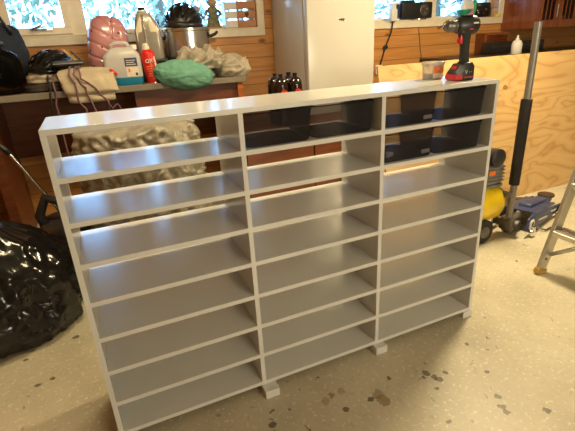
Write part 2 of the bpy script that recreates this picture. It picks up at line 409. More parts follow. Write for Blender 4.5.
def window(name, x0, x1, z0, z1, mull, sash):
    root = bpy.data.objects.new(name, None); COL.objects.link(root); root['kind'] = 'structure'
    t = MB(); w = .065; y0, y1 = YW - .02, YW
    t.box((x0 - w, y0, z0 - w), (x1 + w, y1, z0), bev=.003); t.box((x0 - w, y0, z1), (x1 + w, y1, z1 + w), bev=.003)
    t.box((x0 - w, y0, z0), (x0, y1, z1), bev=.003); t.box((x1, y0, z0), (x1 + w, y1, z1), bev=.003)
    t.build('casing', 'trim', root)
    f = MB(); fy0, fy1 = YW + .11, YW + .17; fw = .035
    f.box((x0, fy0, z0), (x1, fy1, z0 + fw)); f.box((x0, fy0, z1 - fw), (x1, fy1, z1))
    f.box((x0, fy0, z0 + fw), (x0 + fw, fy1, z1 - fw)); f.box((x1 - fw, fy0, z0 + fw), (x1, fy1, z1 - fw))
    f.box((mull[0], fy0, z0 + fw), (mull[1], fy1, z1 - fw))
    f.build('window_frame', 'trim', root)
    MB().box((x0, YW - .025, z0 - .004), (x1, fy0, z0 + .004)).build('window_ledge', 'trim', root)
    if sash:
        a, b = x0 + fw, mull[0]; s = MB(); sw = .05; sy0, sy1 = YW + .08, YW + .125
        zb, zt = z0 + fw - .02, z1 - fw + .02
        s.box((a - .015, sy0, zb), (b + .015, sy1, zb + sw), bev=.004); s.box((a - .015, sy0, zt - sw), (b + .015, sy1, zt))
        s.box((a - .015, sy0, zb + sw), (a + sw - .015, sy1, zt - sw)); s.box((b + .015 - sw, sy0, zb + sw), (b + .015, sy1, zt - sw))
        so = s.build('sash', 'trim', root)
        h = MB(); h.box((-.17, YW + .06, 1.435), (-.02, YW + .08, 1.455), bev=.004)
        h.cyl((-.155, YW + .065, 1.446), (-.155, YW + .03, 1.446), .012)
        h.box((-.165, YW + .022, 1.438), (-.06, YW + .038, 1.456), rot=RY(-.35), pivot=(-.155, YW + .03, 1.446), bev=.004)
        h.build('window_handle', 'chrome', so, 'auto')
    for a, b in ((x0 + fw, mull[0]), (mull[1], x1 - fw)):
        MB().box((a, YW + .135, z0 + fw), (b, YW + .139, z1 - fw)).build('pane', 'glass', root)
    return root
window('window_1', *WINS[0], (.095, .215), True)
window('window_2', *WINS[1], (3.52, 3.66), False)

# garden outside
def tree(x, y, h, r, label, seed):
    random.seed(seed)
    t = thing('garden_tree', label, 'tree', (x, y, -.3), group='trees outside the windows')
    MB().tube([(0, 0, 0), (.05, 0, h * .4), (0, .05, h * .8)], .1, 8, [.13, .1, .05]).build('trunk', 'bark', t)
    lm = MB()
    for i in range(2600):
        while True:
            p = Vector((random.uniform(-1, 1), random.uniform(-1, 1), random.uniform(-1, 1)))
            if p.length < 1: break
        c = Vector((p.x * r, p.y * r * .8, h * .62 + p.z * h * .5))
        if nz(c, 1.3, seed) < -.16: continue
        u = Vector((random.gauss(0, 1), random.gauss(0, 1), random.gauss(0, 1))).normalized(); w = u.orthogonal().normalized()
        s = random.uniform(.05, .11)
        lm.bm.faces.new([lm.bm.verts.new(c + u * s), lm.bm.verts.new(c + w * s * .5), lm.bm.verts.new(c - u * s), lm.bm.verts.new(c - w * s * .5)])
    lm.build('foliage', 'leaf', t, recalc=False)
for a in [(-1.3, 6.2, 4.2, 1.3, 'pale leafy tree outside the leftmost window pane', 3), (1.4, 6.8, 4.6, 1.4, 'pale leafy tree outside behind the pink helmet and silver bottle', 5),
          (4.1, 6.5, 4.4, 1.3, 'pale leafy tree outside behind the small crate on the sill', 8), (6.9, 6.4, 4.4, 1.4, 'pale leafy tree outside left of the window by the fridge', 13),
          (9.7, 6.9, 4.6, 1.4, 'pale leafy tree outside behind the green bottle on the sill', 21)]: tree(*a)
g = MB().box((-12, 2.9, -.4), (22, 30, -.3)).build('garden_ground', 'lawn'); struct(g)

# ------------------------------------------------------------------ the white pigeonhole shelf
SW, SH, SD, ST, SF = 1.6, 1.0587, .2745, .0158, .034
PITCH = (SH - ST) / 8
shelf = thing('shelving_unit', 'long white open-backed shelf unit with three columns of eight low slots', 'shelf', (0, 0, 0))
cw = (SW - 4 * ST) / 3
dx1, dx2 = ST + cw + .002, 2 * (ST + cw) - .004
cols = [(ST, dx1), (dx1 + ST, dx2), (dx2 + ST, SW - ST)]
ZT = SF + SH
MB().box((0, 0, SF), (ST, SD, ZT - ST)).build('side_panel', 'melamine', shelf)
MB().box((SW - ST, 0, SF), (SW, SD, ZT - ST)).build('side_panel', 'melamine', shelf)
MB().box((dx1, 0, SF + ST), (dx1 + ST, SD, ZT - ST)).build('divider', 'melamine', shelf)
MB().box((dx2, 0, SF + ST), (dx2 + ST, SD, ZT - ST)).build('divider', 'melamine', shelf)
MB().box((0, 0, ZT - ST), (SW, SD, ZT), bev=.0012).build('top_panel', 'melamine', shelf)
MB().box((ST, 0, SF), (SW - ST, SD, SF + ST)).build('bottom_panel', 'melamine', shelf)
sh0 = {}
for k in range(1, 8):
    z = ZT - k * PITCH
    for ci, (a, b) in enumerate(cols):
        MB().box((a, 0, z - ST), (b, SD, z)).build('shelf', 'melamine', shelf)
for x, pr in ((-.008, .04), (dx1 - .004, .044), (dx2 - .012, .03), (SW - .05, .006)):
    MB().box((x, -pr, 0), (x + .056, SD + .01, SF), bev=.001).build('foot', 'melamine', shelf)

# smoked storage boxes
def storage_box(label, loc):
    w, d, h = .238, .252, .108
    t = thing('storage_box', label, 'box', loc, group='smoked plastic boxes in the shelf')
    m = MB(); n = 6
    spec = [(0.92, .0), (0.945, .004), (.985, h * .8), (1.0, h * .86), (1.0, h)]
    rings = []
    for s, z in spec: rings.append([(x * s, y * (s if s < .95 else s), z) for x, y in rounded(w, d, .022, n)])
    m.loft(rings, cap=False)
    b0 = [m.bm.verts.new(Vector(p)) for p in rings[0]]; m.bm.faces.new(list(reversed(b0)))
    m.build('box_shell', 'smoke', t, 'auto')
    r = MB()
    o = rounded(w + .004, d + .004, .023, n); i = rounded(w - .006, d - .006, .02, n)
    r.loft([[(x, y, h - .004) for x, y in o], [(x, y, h) for x, y in o], [(x, y, h) for x, y in i], [(x, y, h - .004) for x, y in i], [(x, y, h - .004) for x, y in o]], cap=False)
    r.build('rim', 'smoke_edge', t)
    return t
def slot(row): return ZT - row * PITCH
bx = {}
for nm, ci, row, q, lab in [('a', 1, 1, 0, 'smoked clear plastic box in the top middle slot, beside the left divider'), ('b', 1, 1, 1, 'smoked clear plastic box in the top middle slot, beside the middle-right divider'),
        ('c', 2, 1, 0, 'smoked plastic box under the tub of screws, white clip at its corner'), ('d', 2, 1, 1, 'smoked plastic box in the top right slot under the cordless drill'),
        ('e', 2, 2, 0, 'smoked plastic box in the second right slot with a white clip and crumpled bits'), ('f', 2, 2, 1, 'smoked plastic box in the second right slot, nearest the outer side panel')]:
    a, b = cols[ci]; bx[nm] = storage_box(lab, (a + .124 + q * .243, .135, slot(row) + .0005))
for k in 'ce':
    MB().box((.065, -.113, .012), (.105, -.111, .026), bev=.002).build('label_clip', 'white', bx[k])
m = MB()
for x, y, r in ((-.07, -.08, .012), (-.045, -.07, .008), (-.055, -.06, .01)):
    m.blob((x, y, .012), (r, r, .009), 2, lambda d: 1 + .5 * nz(d, 3, x))
tag(m.build('paper_scrap', 'white', loc=(cols[2][0] + .124, .135, slot(2) + .004)), 'crumpled white paper bits inside the second right smoked box', 'paper')

# ------------------------------------------------------------------ on top of the shelf: drill, tub, funnel
dr = thing('cordless_drill', 'black and red cordless drill standing on its battery on the white shelf', 'drill', (1.488, .09, ZT), rz=radians(172))
dr.scale = (.79, .9, .97)
m = MB(); m.prism([(-.046, .0), (.058, .0), (.062, .012), (.058, .03), (.025, .064), (-.03, .072), (-.046, .055)], -.036, .036, .006)
bat = m.build('battery', 'black', dr, 'auto')
m = MB(); m.prism([(.02, .003), (.0615, .003), (.0635, .012), (.0605, .026), (.022, .026)], -.0368, .0368, .003); m.build('red_band', 'redplastic', bat)
m = MB(); m.box((-.008, -.014, -.001), (.008, .014, .0025), bev=.001)
o = m.build('release_button', 'redplastic', bat); o.location = (.043, 0, .049); o.rotation_euler = (0, radians(46), 0)
MB().box((-.038, .0362, .012), (.012, .0372, .015)).build('red_line', 'redplastic', bat)
tm = Matrix.Translation((.002, .0366, .032)) @ Matrix.Rotation(pi, 4, 'Z') @ FRONT
text_mesh('voltage_mark', 'V', .022, 'ink', bat, tm)
tm = Matrix.Translation((-.022, .0366, .034)) @ Matrix.Rotation(pi, 4, 'Z') @ FRONT
text_mesh('capacity_mark', '- -', .018, 'ink', bat, tm)
m = MB()
hr = []
for z, x, a, b in ((.06, -.008, .026, .022), (.075, -.008, .021, .018), (.11, -.006, .019, .017), (.145, -.004, .021, .018), (.17, .0, .026, .02), (.185, .004, .034, .024)):
    a *= 1.22; hr.append([(x + a * cos(2 * pi * k / 16), b * sin(2 * pi * k / 16), z) for k in range(16)])
m.loft(hr); m.build('grip', 'rubber', dr, True)
m = MB()
br = []
for x, r, dz in ((-.068, .012, 0), (-.064, .024, 0), (-.05, .031, 0), (-.02, .034, 0), (.02, .033, 0), (.035, .03, 0), (.05, .026, 0), (.058, .02, 0)):
    br.append([(x, r * .92 * cos(2 * pi * k / 20), .205 + r * 1.08 * sin(2 * pi * k / 20) + dz) for k in range(20)])
m.loft(br); body = m.build('motor_housing', 'black', dr, True)
tm = Matrix.Translation((-.03, .0318, .212)) @ Matrix.Rotation(pi, 4, 'Z') @ FRONT
MB().box((-.045, .0300, .209), (-.018, .0325, .215)).build('housing_mark', 'ink', body)
MB().box((-.02, .029, .188), (.0, .0312, .193)).build('red_mark', 'redplastic', body)
m = MB(); m.cyl((.056, 0, .205), (.066, 0, .205), .0225, .0225, 20); m.build('clutch_ring', 'gunmetal', dr, 'auto')
m = MB(); m.lathe([(.0205, 0), (.0215, .012), (.018, .022), (.021, .026), (.0205, .04), (.012, .052), (.0055, .056), (.0045, .068)], 20, (.066, 0, .205), (1, 0, 0)); m.build('chuck', 'gunmetal', dr, 'auto')
m = MB(); m.prism([(.016, .135), (.03, .14), (.034, .155), (.03, .176), (.014, .178)], -.012, .012, .004); m.build('trigger', 'redplastic', dr, 'auto')
MB().box((-.03, -.02, .238), (.03, .02, .242), bev=.001).build('top_rib', 'black', dr)

tub = thing('screw_tub', 'small clear plastic tub of screws with an orange label on the white shelf', 'tub', (1.455, .215, ZT), rz=radians(-6))
m = MB(); rg = [[(x * s, y * s, z) for x, y in rounded(.066, .066, .012)] for s, z in ((.94, .0), (.96, .002), (1.02, .058), (1.02, .06))]
m.loft(rg); m.build('tub_body', 'clearpl', tub, 'auto')
m = MB(); rg = [[(x * s, y * s, z) for x, y in rounded(.066, .066, .012)] for s, z in ((1.1, .056), (1.12, .06), (1.12, .068), (1.04, .07))]
m.loft(rg); m.build('lid', 'clearpl', tub, 'auto')
m = MB(); rg = [[(x * s, y * s, z) for x, y in rounded(.06, .06, .01)] for s, z in ((.94, .002), (.96, .02))]
m.loft(rg); m.build('screws', 'screws', tub)
lb = MB().box((-.02, -.0345, .026), (.028, -.0335, .052)).build('tub_label', 'orange', tub)
text_mesh('label_lettering', 'SF', .015, 'ink', lb, Matrix.Translation((.003, -.0348, .040)) @ FRONT)
MB().box((-.02, -.0342, .006), (.028, -.0332, .025)).build('photo_label', 'paper', tub)

# ------------------------------------------------------------------ plywood sheet
a = math.atan2(.205, 1.085); L = sqrt(.205 ** 2 + 1.085 ** 2)
p = MB().box((0, 0, 0), (2.44, .018, L)).build('plywood_sheet', 'ply', loc=(1.9, 1.03, .002)); p.rotation_euler = (-a, 0, 0)
tag(p, 'large pale plywood sheet with wavy grain standing on edge on the floor', 'plywood')

# ------------------------------------------------------------------ workbench along the window wall
BZ = 1.047
bench = thing('workbench', 'long grey-topped workbench under the left window, full of clutter', 'workbench', (0, 0, 0))
MB().box((-1.3, 1.95, BZ - .04), (1.225, 2.58, BZ), bev=.003).build('bench_top', 'benchtop', bench)
MB().box((1.16, 1.97, 0), (1.2, 2.58, BZ - .04)).build('end_panel', 'orangewood', bench)
MB().box((-.52, 1.97, 0), (-.46, 2.58, BZ - .04)).build('end_panel', 'redwood', bench)
MB().box((-.46, 2.5, .55), (1.16, 2.54, BZ - .04)).build('back_rail', 'redwood', bench)
MB().box((.42, 2.0, .86), (1.16, 2.03, BZ - .04)).build('apron', 'redwood', bench)

# ------------------------------------------------------------------ fridge
fr = thing('refrigerator', 'tall cream white refrigerator standing against the pine wall', 'refrigerator', (1.722, 1.9, 0))
MB().box((0, .075, .06), (.61, .68, 1.86), bev=.008).build('cabinet_body', 'fridge', fr, 'auto')
MB().box((.0, 0, .08), (.61, .068, 1.86), bev=.014).build('door', 'fridge', fr, 'auto')
MB().box((.01, .06, .08), (.6, .08, 1.85)).build('door_gasket', 'greysteel', fr)
MB().box((.03, .1, 0), (.58, .66, .06)).build('plinth', 'black', fr)
lg = MB()
for dx_, r in ((-.017, .006), (0, .0085), (.017, .0085)): lg.lathe([(r, 0), (r, .0015)], 14, (.30 + dx_, -.0005, 1.405), (0, -1, 0))
lg.build('door_emblem', 'chrome', fr)

# ------------------------------------------------------------------ drawer chest and cola bottles
ch = thing('drawer_chest', 'low reddish brown drawer chest behind the shelf, before the fridge', 'chest', (.98, 1.36, 0))
MB().box((0, .02, 0), (1.0, .42, .73), bev=.003).build('chest_body', 'redwood', ch)
for i in range(2):
    for j in range(3):
        x0, z0 = .01 + i * .495, .06 + j * .222
        d = MB().box((x0, 0, z0), (x0 + .485, .02, z0 + .212), bev=.003).build('drawer', 'chestwood', ch)
        MB().box((x0 + .17, -.022, z0 + .135), (x0 + .31, -.0, z0 + .155), bev=.004).build('drawer_handle', 'nickel', d)
def bottle(x, y, label):
    t = thing('soda_bottle', label, 'bottle', (x, y, .731), group='cola bottle pack')
    m = MB(); m.lathe([(.035, 0), (.048, .008), (.05, .03), (.049, .1), (.051, .11), (.051, .262), (.048, .284), (.039, .302), (.027, .314), (.0165, .32), (.015, .324)], 20)
    m.build('bottle_body', 'cola', t, True)
    m = MB(); m.lathe([(.0153, 0), (.0158, .016), (.0135, .018)], 16, (0, 0, .322)); m.build('cap', 'glossblack', t, 'auto')
    m = MB(); m.lathe([(.0517, .14), (.0517, .235)], 20, cap=False); lab = m.build('label', 'glossblack', t, True)
    m = MB(); m.lathe([(.026, 0), (.026, .003)], 18, (0, -.0502, .215), (0, -1, 0)); m.build('red_disc', 'red', lab)
    return t
b0 = bottle(1.322, 1.52, 'black cola bottle with red disc, nearest at the left of the pack')
for x, y, lab in ((1.427, 1.52, 'black cola bottle with red disc, front right of the pack'), (1.322, 1.625, 'black cola bottle at the back left of the pack beside the fridge'), (1.427, 1.625, 'black cola bottle at the back right of the pack before the fridge')):
    dup(b0, (x, y, .731), lab)

# ------------------------------------------------------------------ clutter on the bench
# dark glass jar
t = thing('glass_jar', 'big dark glass demijohn at the left end of the bench', 'jar', (-.385, 2.12, BZ))
m = MB(); m.lathe([(.12, 0), (.158, .012), (.163, .03), (.163, .2), (.15, .238), (.11, .262), (.082, .272), (.078, .30)], 32, cap=False)
bm_ = m.bm; bm_.faces.new([bm_.verts.new(Vector((.12 * cos(2 * pi * i / 32), .12 * sin(2 * pi * i / 32), .001))) for i in range(32)])
m.build('jar_body', 'jar', t, True)
m = MB(); m.lathe([(.082, .295), (.088, .298), (.088, .312), (.08, .315)], 32); m.build('jar_lid', 'gunmetal', t, 'auto')
# navy bag
def lump(d): return 1 + .12 * nz(d, 2.2, 3.1) + .05 * nz(d, 5, 1)
t = thing('fabric_bag', 'dark navy fabric bag with a black strap behind the glass jar', 'bag', (-.36, 2.41, BZ))
MB().blob((0, 0, .237), (.165, .12, .21), 4, lump).build('bag_body', 'navy', t, True)
MB().tube([(.10, -.08, .36), (.06, -.06, .45), (-.0, -.02, .58), (-.03, 0, .7), (-.08, .0, .75), (-.14, .02, .6), (-.15, .02, .3)], .009, 8).build('strap', 'black', t, True)

# cloths under the helmet
def stack_cloth(m, cx, cy, w, d, z0, z1, seed, rx=.02):
    rings = []; n = 40
    pr_ = rounded(w, d, min(w, d) * .3, 9)
    H = z1 - z0
    for k, (s, f) in enumerate(((.9, 0), (1, .12), (1.02, .3), (.97, .42), (1.01, .55), (1.0, .75), (.93, .93), (.7, 1.0), (.3, 1.03))):
        rings.append([(cx + x * s * (1 + .06 * nz((x * 9, y * 9, k * .5), 1, seed)), cy + y * s * (1 + .06 * nz((x * 9, y * 9, k * .5), 1, seed + 5)),
                       z0 + H * f + .012 * f * nz((x * 14, y * 14, 0), 1, seed + 2)) for x, y in pr_])
    m.loft(rings); return m
m = MB(); stack_cloth(m, -.09, 2.16, .30, .34, BZ + .001, BZ + .05, 4.2)
tag(m.build('folded_cloth', 'darkcloth', smooth=True), 'dark folded cloth lying on the bench under the patterned cloth', 'cloth')
m = MB(); stack_cloth(m, -.075, 2.15, .29, .30, BZ + .052, BZ + .112, 9.2)
tag(m.build('folded_cloth', 'printcloth', smooth=True), 'cream and black patterned cloth folded beneath the black helmet', 'cloth')

# black cycling helmet
def helmet(name, label, loc, rz, tilt, sc, shellmat='glossblack'):
    t = thing(name, label, 'helmet', loc, rot=(tilt, 0, rz))
    R = (.155 * sc, .115 * sc, .135 * sc)
    rows, secs = 9, 7
    for k in range(secs):          # long ribs from nose to tail with open vents between
        m = MB(); a = (k - 3) / 3.4
        def fn(u, v, a=a):
            th = -1.25 + 2.5 * u; b = a * 1.28 + (v - .5) * .21 * (1.25 - .5 * abs(2 * u - 1))
            return (R[0] * sin(th) * (1 - .12 * abs(a)), R[1] * sin(b) * (cos(th) ** .35 if cos(th) > 0 else 0), R[2] * (cos(th) ** .7) * max(0.02, cos(b)) )
        m.grid(16, 3, fn)
        bmesh.ops.solidify(m.bm, geom=m.bm.faces[:], thickness=.014 * sc)
        m.build('shell_rib', shellmat, t, True)
    m = MB(); m.blob((0, 0, 0), (R[0] * .93, R[1] * .93, R[2] * .9), 3)
    for v in m.bm.verts: v.co.z = max(v.co.z, .0)
    m.build('liner', 'black', t, True)
    m = MB()
    m.loft([[(R[0] * s * cos(2 * pi * k / 28), R[1] * s * sin(2 * pi * k / 28), z) for k in range(28)] for s, z in ((.93, 0), (1.02, .0), (1.03, .02), (.96, .034))])
    m.build('rim_band', shellmat, t, True)
    return t
hm = helmet('cycling_helmet', 'glossy black vented helmet on the cloths at the left of the bench', (-.055, 2.17, BZ + .116), radians(48), radians(6), 1.05)
m = MB(); m.tube([(-.09, -.10, .02), (-.075, -.135, .015), (-.04, -.14, -.0), (.0, -.13, .0)], .006, 6).build('chin_strap', 'black', hm, True)
for i, (x, y) in enumerate(((-.05, -.085), (.02, -.1), (.07, -.08))):
    m = MB(); m.box((x, y - .012, .055 + .02 * i), (x + .05, y - .009, .066 + .02 * i), rot=RY(-.5)); m.build('decal', 'silver', hm)

t = thing('pencil_case', 'flat black pouch lying in front of the black helmet', 'pouch', (.055, 2.0, BZ + .150), rz=radians(8))
MB().box((-.11, -.05, .0), (.085, .05, .03), bev=.010).build('pouch_body', 'black', t, True)
MB().box((-.1, -.052, .013), (.075, -.049, .017)).build('zip', 'gunmetal', t)
t = thing('pencil', 'yellow wooden pencil stuck up beside the black helmet', 'pencil', (.115, 2.16, BZ + .15), rot=(.1, -.75, .2))
MB().cyl((0, 0, 0), (0, 0, .13), .007, n=6).build('pencil_body', 'brass', t)
MB().cyl((0, 0, .13), (0, 0, .15), .007, .001, 6).build('pencil_tip', 'cratewood', t)
t = thing('pencil', 'dark wooden stick crossing the yellow pencil beside the helmet', 'pencil', (.145, 2.16, BZ + .15), rot=(.1, -.7, .2))
MB().cyl((0, 0, 0), (0, 0, .12), .006, n=6).build('pencil_body', 'darkwood', t)

# beige trousers hanging over the edge, with laces
t = thing('folded_trousers', 'beige folded cotton trousers with red trim hanging over the bench edge', 'trousers', (0, 0, 0))
def strip(m, x0, x1, path, th, seed, skew=0.):
    n = len(path); rings = []
    nu = 22
    for i, (y, z) in enumerate(path):
        a = path[max(i - 1, 0)]; b = path[min(i + 1, n - 1)]; tx, tz = b[0] - a[0], b[1] - a[1]; l = sqrt(tx * tx + tz * tz); ny, nz_ = -tz / l, tx / l
        if nz_ < 0 and i < n * .4: ny, nz_ = -ny, -nz_
        top = []; bot = []
        for k in range(nu + 1):
            u = k / nu; x = x0 + (x1 - x0) * u + skew * i
            w = .009 * nz((x * 16, i * .55, 0), 1, seed) + .005 * nz((x * 40, i * .9, 0), 1, seed + 3)
            e = sin(pi * min(1, max(0, u))) ** .3
            top.append((x + .008 * nz((i * .6, u * 3, 0), 1, seed), y - abs(ny) * th * e * .5 - w * abs(ny), z + nz_ * th * e * .5 + w * .8))
            bot.append((x, y + abs(ny) * th * e * .5 - w * abs(ny), z - nz_ * th * e * .5 + w * .5))
        rings.append(top + bot[::-1])
    m.loft(rings); return m
def path(z0, yf, zend, back=2.12):
    p = [(back - (back - yf - .03) * k / 5, z0 + .005 * k / 5) for k in range(6)]
    p += [(yf + .012, z0 - .006), (yf, z0 - .03)]
    q = z0 - .03
    for k in range(1, 5): p.append((yf - .004 * k, q + (zend - q) * k / 4))
    return p
strip(MB(), -.02, .265, path(BZ + .05, 1.925, .975), .05, 1.1, .0025).build('trouser_leg', 'beige', t, True)
strip(MB(), -.045, .285, path(BZ + .105, 1.918, 1.03), .05, 5.1, .003).build('trouser_leg', 'beige', t, True)
MB().box((.28, 1.93, BZ + .085), (.335, 1.975, BZ + .105), bev=.006, rot=RY(.75)).build('red_trim', 'red', t, True)
def cord(name, label, pts, r, m_):
    o = MB().tube(pts, r, 6).build(name, m_, smooth=True); return tag(o, label, 'cord', 'cords hanging over the bench edge')
def wig(p0, p1, n, amp, seed):
    out = []
    for i in range(n + 1):
        f = i / n; v = Vector(p0).lerp(Vector(p1), f)
        out.append((v.x + amp * nz((f * 5, seed, 0), 1, seed), v.y + amp * .4 * nz((f * 4, 0, seed), 1, seed), v.z))
    return out
cord('cord', 'plum cord falling from the trousers, leftmost of their three', [(.07, 2.0, BZ + .145), (.05, 1.93, BZ + .14)] + wig((.05, 1.882, BZ + .10), (.11, 1.87, .88), 10, .05, 2.), .006, 'purple')
cord('cord', 'plum cord falling from the trousers, in the middle of their three', [(.10, 2.0, BZ + .145), (.085, 1.93, BZ + .14)] + wig((.085, 1.882, BZ + .10), (.17, 1.87, .86), 10, .05, 4.), .006, 'purple')
cord('cord', 'plum cord falling from the trousers, rightmost with a tangled end', [(.12, 2.0, BZ + .145), (.10, 1.93, BZ + .14)] + wig((.10, 1.882, BZ + .10), (.26, 1.868, .92), 8, .09, 7.) + [(.29, 1.868, .945), (.31, 1.868, .91), (.27, 1.868, .89)], .006, 'purple')
cord('cord', 'long brown cord hanging past the bench edge beside the trousers', [(-.055, 2.02, BZ + .1), (-.06, 1.95, BZ + .085)] + wig((-.063, 1.935, BZ + .05), (-.08, 1.94, .58), 8, .02, 3.), .0065, 'purple')
cord('cord', 'thin black cord hanging past the bench edge under the helmet', [(-.085, 2.02, BZ + .1), (-.09, 1.95, BZ + .08)] + wig((-.09, 1.935, BZ + .05), (-.13, 1.94, .70), 8, .02, 5.), .006, 'black')
cord('cord', 'dark cord dangling down before the clear plastic sack', wig((.24, 1.93, .98), (.205, 1.93, .62), 6, .02, 9.), .008, 'darkcloth')

# pink helmet
t = thing('childs_helmet', 'pink hard-shell helmet with seams and small dark holes standing upright on the bench', 'helmet', (.285, 2.27, BZ + .015), rot=(radians(-6), radians(9), 0))
def pinkfn(d):
    g1 = math.exp(-((d.x * .9 + .08) / .035) ** 2) ; k = 1.
    ang = d.z * 2.7 + d.x * .7 + .2
    k -= .06 * math.exp(-((ang - round(ang)) / .07) ** 2)
    k -= .05 * math.exp(-((d.x - .12) / .04) ** 2)
    q = (abs(d.x) ** 2.9 + abs(d.y) ** 2.9 + abs(d.z) ** 2.9) ** (-1 / 2.9)
    return k * q
sh = MB().blob((0, 0, .225), (.138, .13, .222), 6, pinkfn)
for v in sh.bm.verts:
    if v.co.z < .05: v.co.z = .05 + (v.co.z - .05) * .1
sho = sh.build('helmet_shell', 'pink', t, True)
m = MB(); m.lathe([(.08, 0), (.098, .012), (.10, .05), (.112, .085), (.1, .09)], 28); m.build('lining', 'pinkdark', t, True)
for (dx_, dz_) in ((-.7, .38), (.42, .40), (-.82, -.12), (-.35, -.02), (.42, -.1), (-.65, -.5), (.86, .05), (-.2, -.52), (.1, .72)):
    d = Vector((dx_ * .95, -sqrt(max(.02, 1 - min(.97, dx_ ** 2 * .9 + dz_ ** 2))), dz_)).normalized()
    q_ = pinkfn(d); p = Vector((d.x * .138 * q_, d.y * .13 * q_, d.z * .222 * q_ + .225))
    m = MB(); m.lathe([(.0075, 0), (.0075, .002)], 12, p - d * .0005, d); m.build('vent_hole', 'pinkdark', sho)

# milky jerrycan with blue fluid
t = thing('jerrycan', 'milky plastic jerrycan with blue fluid at the bottom', 'jerrycan', (.385, 2.06, BZ), rz=radians(-8))
m = MB(); rg = [[(x * sx + ox, y * sy, z) for x, y in rounded(.238, .15, .03, 5)] for sx, sy, ox, z in
    ((.93, .92, 0, 0), (1, 1, 0, .01), (1, 1, 0, .17), (.98, .97, 0, .19), (.72, .8, .005, .228), (.60, .62, .01, .243))]
m.loft(rg); can = m.build('can_body', 'hdpe', t, 'auto')
m = MB(); m.tube([(-.062, 0, .238), (-.055, 0, .262), (-.03, 0, .272), (.02, 0, .272), (.045, 0, .262), (.05, 0, .238)], .013, 10).build('carry_handle', 'hdpe', t, True)
m = MB(); m.lathe([(.024, 0), (.024, .026), (.02, .03)], 18, (.082, 0, .226)); m.build('cap', 'white', t, 'auto')
m = MB(); rg = [[(x * s, y * s, z) for x, y in rounded(.238, .15, .03, 5)] for s, z in ((.925, .0006), (1.006, .01), (1.006, .052))]
m.loft(rg); m.build('blue_fluid', 'bluefluid', t, 'auto')
l1 = MB().box((.015, -.0768, .122), (.095, -.0755, .175)).build('warning_label', 'navyink', t)
for i in range(3): MB().box((.024, -.0772, .132 + .013 * i), (.085 - .01 * (i % 2), -.0766, .136 + .013 * i)).build('print_line', 'ink', l1)
l2 = MB().box((.018, -.0767, .055), (.098, -.0755, .118)).build('product_label', 'paper', t)
MB().box((.03, -.0772, .085), (.043, -.0765, .108)).build('label_print', 'orange', l2)
MB().box((.074, -.0772, .062), (.09, -.0765, .08)).build('label_print', 'darkwood', l2)

# red spray can
t = thing('spray_can', 'red spray can with white lettering and a cream nozzle', 'spray can', (.568, 2.03, BZ), rot=(0, radians(-5), 0))
R_ = .048
m = MB(); m.lathe([(R_ * .96, 0), (R_, .004), (R_, .195), (R_ * .97, .2), (R_ * .6, .218), (R_ * .55, .222)], 28); cbody = m.build('can_body', 'red', t, 'auto')
m = MB(); m.lathe([(.024, .22), (.024, .236), (.018, .256), (.012, .262)], 18); m.build('nozzle', 'paper', t, 'auto')
m = MB(); m.lathe([(R_ + .0006, 0), (R_ + .0006, .007)], 28, cap=False); m.build('base_ring', 'steel', t, True)
text_mesh('lettering', 'OX', .034, 'ink', cbody, Matrix.Translation((-.006, -R_ - .001, .148)) @ FRONT, .006)
for z, w in ((.11, .044), (.095, .05), (.08, .044), (.065, .038), (.05, .046)):
    MB().box((-w / 2 - .008, -R_ - .0006, z), (w / 2 - .008, -R_ + .008, z + .005)).build('text_line', 'pinklabel' if 0 else 'orange', cbody)
m = MB(); m.grid(8, 10, lambda u, v: ((R_ + .0007) * sin(.62 + .3 * u), -(R_ + .0007) * cos(.62 + .3 * u), .008 + .165 * v)); m.build('white_panel', 'ink', cbody, True)

# green case with the silver oil bottle on it
t = thing('plastic_case', 'dark green plastic case behind the red spray can', 'case', (.60, 2.27, BZ))
MB().box((-.105, -.1, 0), (.105, .1, .13), bev=.012).build('case_body', 'greenbox', t, 'auto')
MB().box((-.11, -.104, .13), (.11, .104, .152), bev=.006).build('case_lid', 'greenbox', t, 'auto')
t = thing('oil_bottle', 'tall silver grey motor oil bottle with a black cap on the green case', 'bottle', (.612, 2.27, BZ + .153), rz=radians(-12))
m = MB()
rg = [[(x * sx + ox, y * sy, z) for x, y in rounded(.185, .11, .03, 5)] for sx, sy, ox, z in
    ((.95, .95, 0, 0), (1, 1, 0, .01), (1, 1, 0, .15), (.97, .96, -.002, .2), (.84, .88, -.008, .25), (.58, .7, -.016, .295), (.36, .5, -.022, .315), (.32, .44, -.023, .33))]
m.loft(rg); ob = m.build('bottle_body', 'silver', t, 'auto')
m = MB(); m.lathe([(.026, .328), (.026, .345), (.022, .347)], 18, (-.023, 0, 0)); m.build('cap', 'glossblack', t, 'auto')
m = MB(); m.prism([(.015, .275), (.05, .245), (.075, .19), (.06, .15), (.03, .15), (.015, .2)], -.0535, -.049, .002); m.build('front_panel', 'trim', ob, 'auto')
m = MB(); m.prism([(-.035, .29), (-.06, .25), (-.08, .2), (-.078, .12), (-.055, .14), (-.035, .2)], -.0535, -.049, .002); m.build('front_panel', 'trim', ob, 'auto')
m = MB(); m.tube([(-.02, -.056, .0), (-.018, -.0565, .1), (-.02, -.052, .2), (-.024, -.036, .3)], .008, 8); m.build('centre_rib', 'silver', ob, True)
t = thing('charger_box', 'small black box standing upright between the oil bottle and stockpot', 'box', (.70, 2.54, BZ))
MB().box((-.04, -.03, 0), (.04, .03, .42), bev=.006).build('box_body', 'black', t, 'auto')
MB().box((-.04, -.031, .36), (.04, -.0295, .363)).build('lid_seam', 'gunmetal', t)

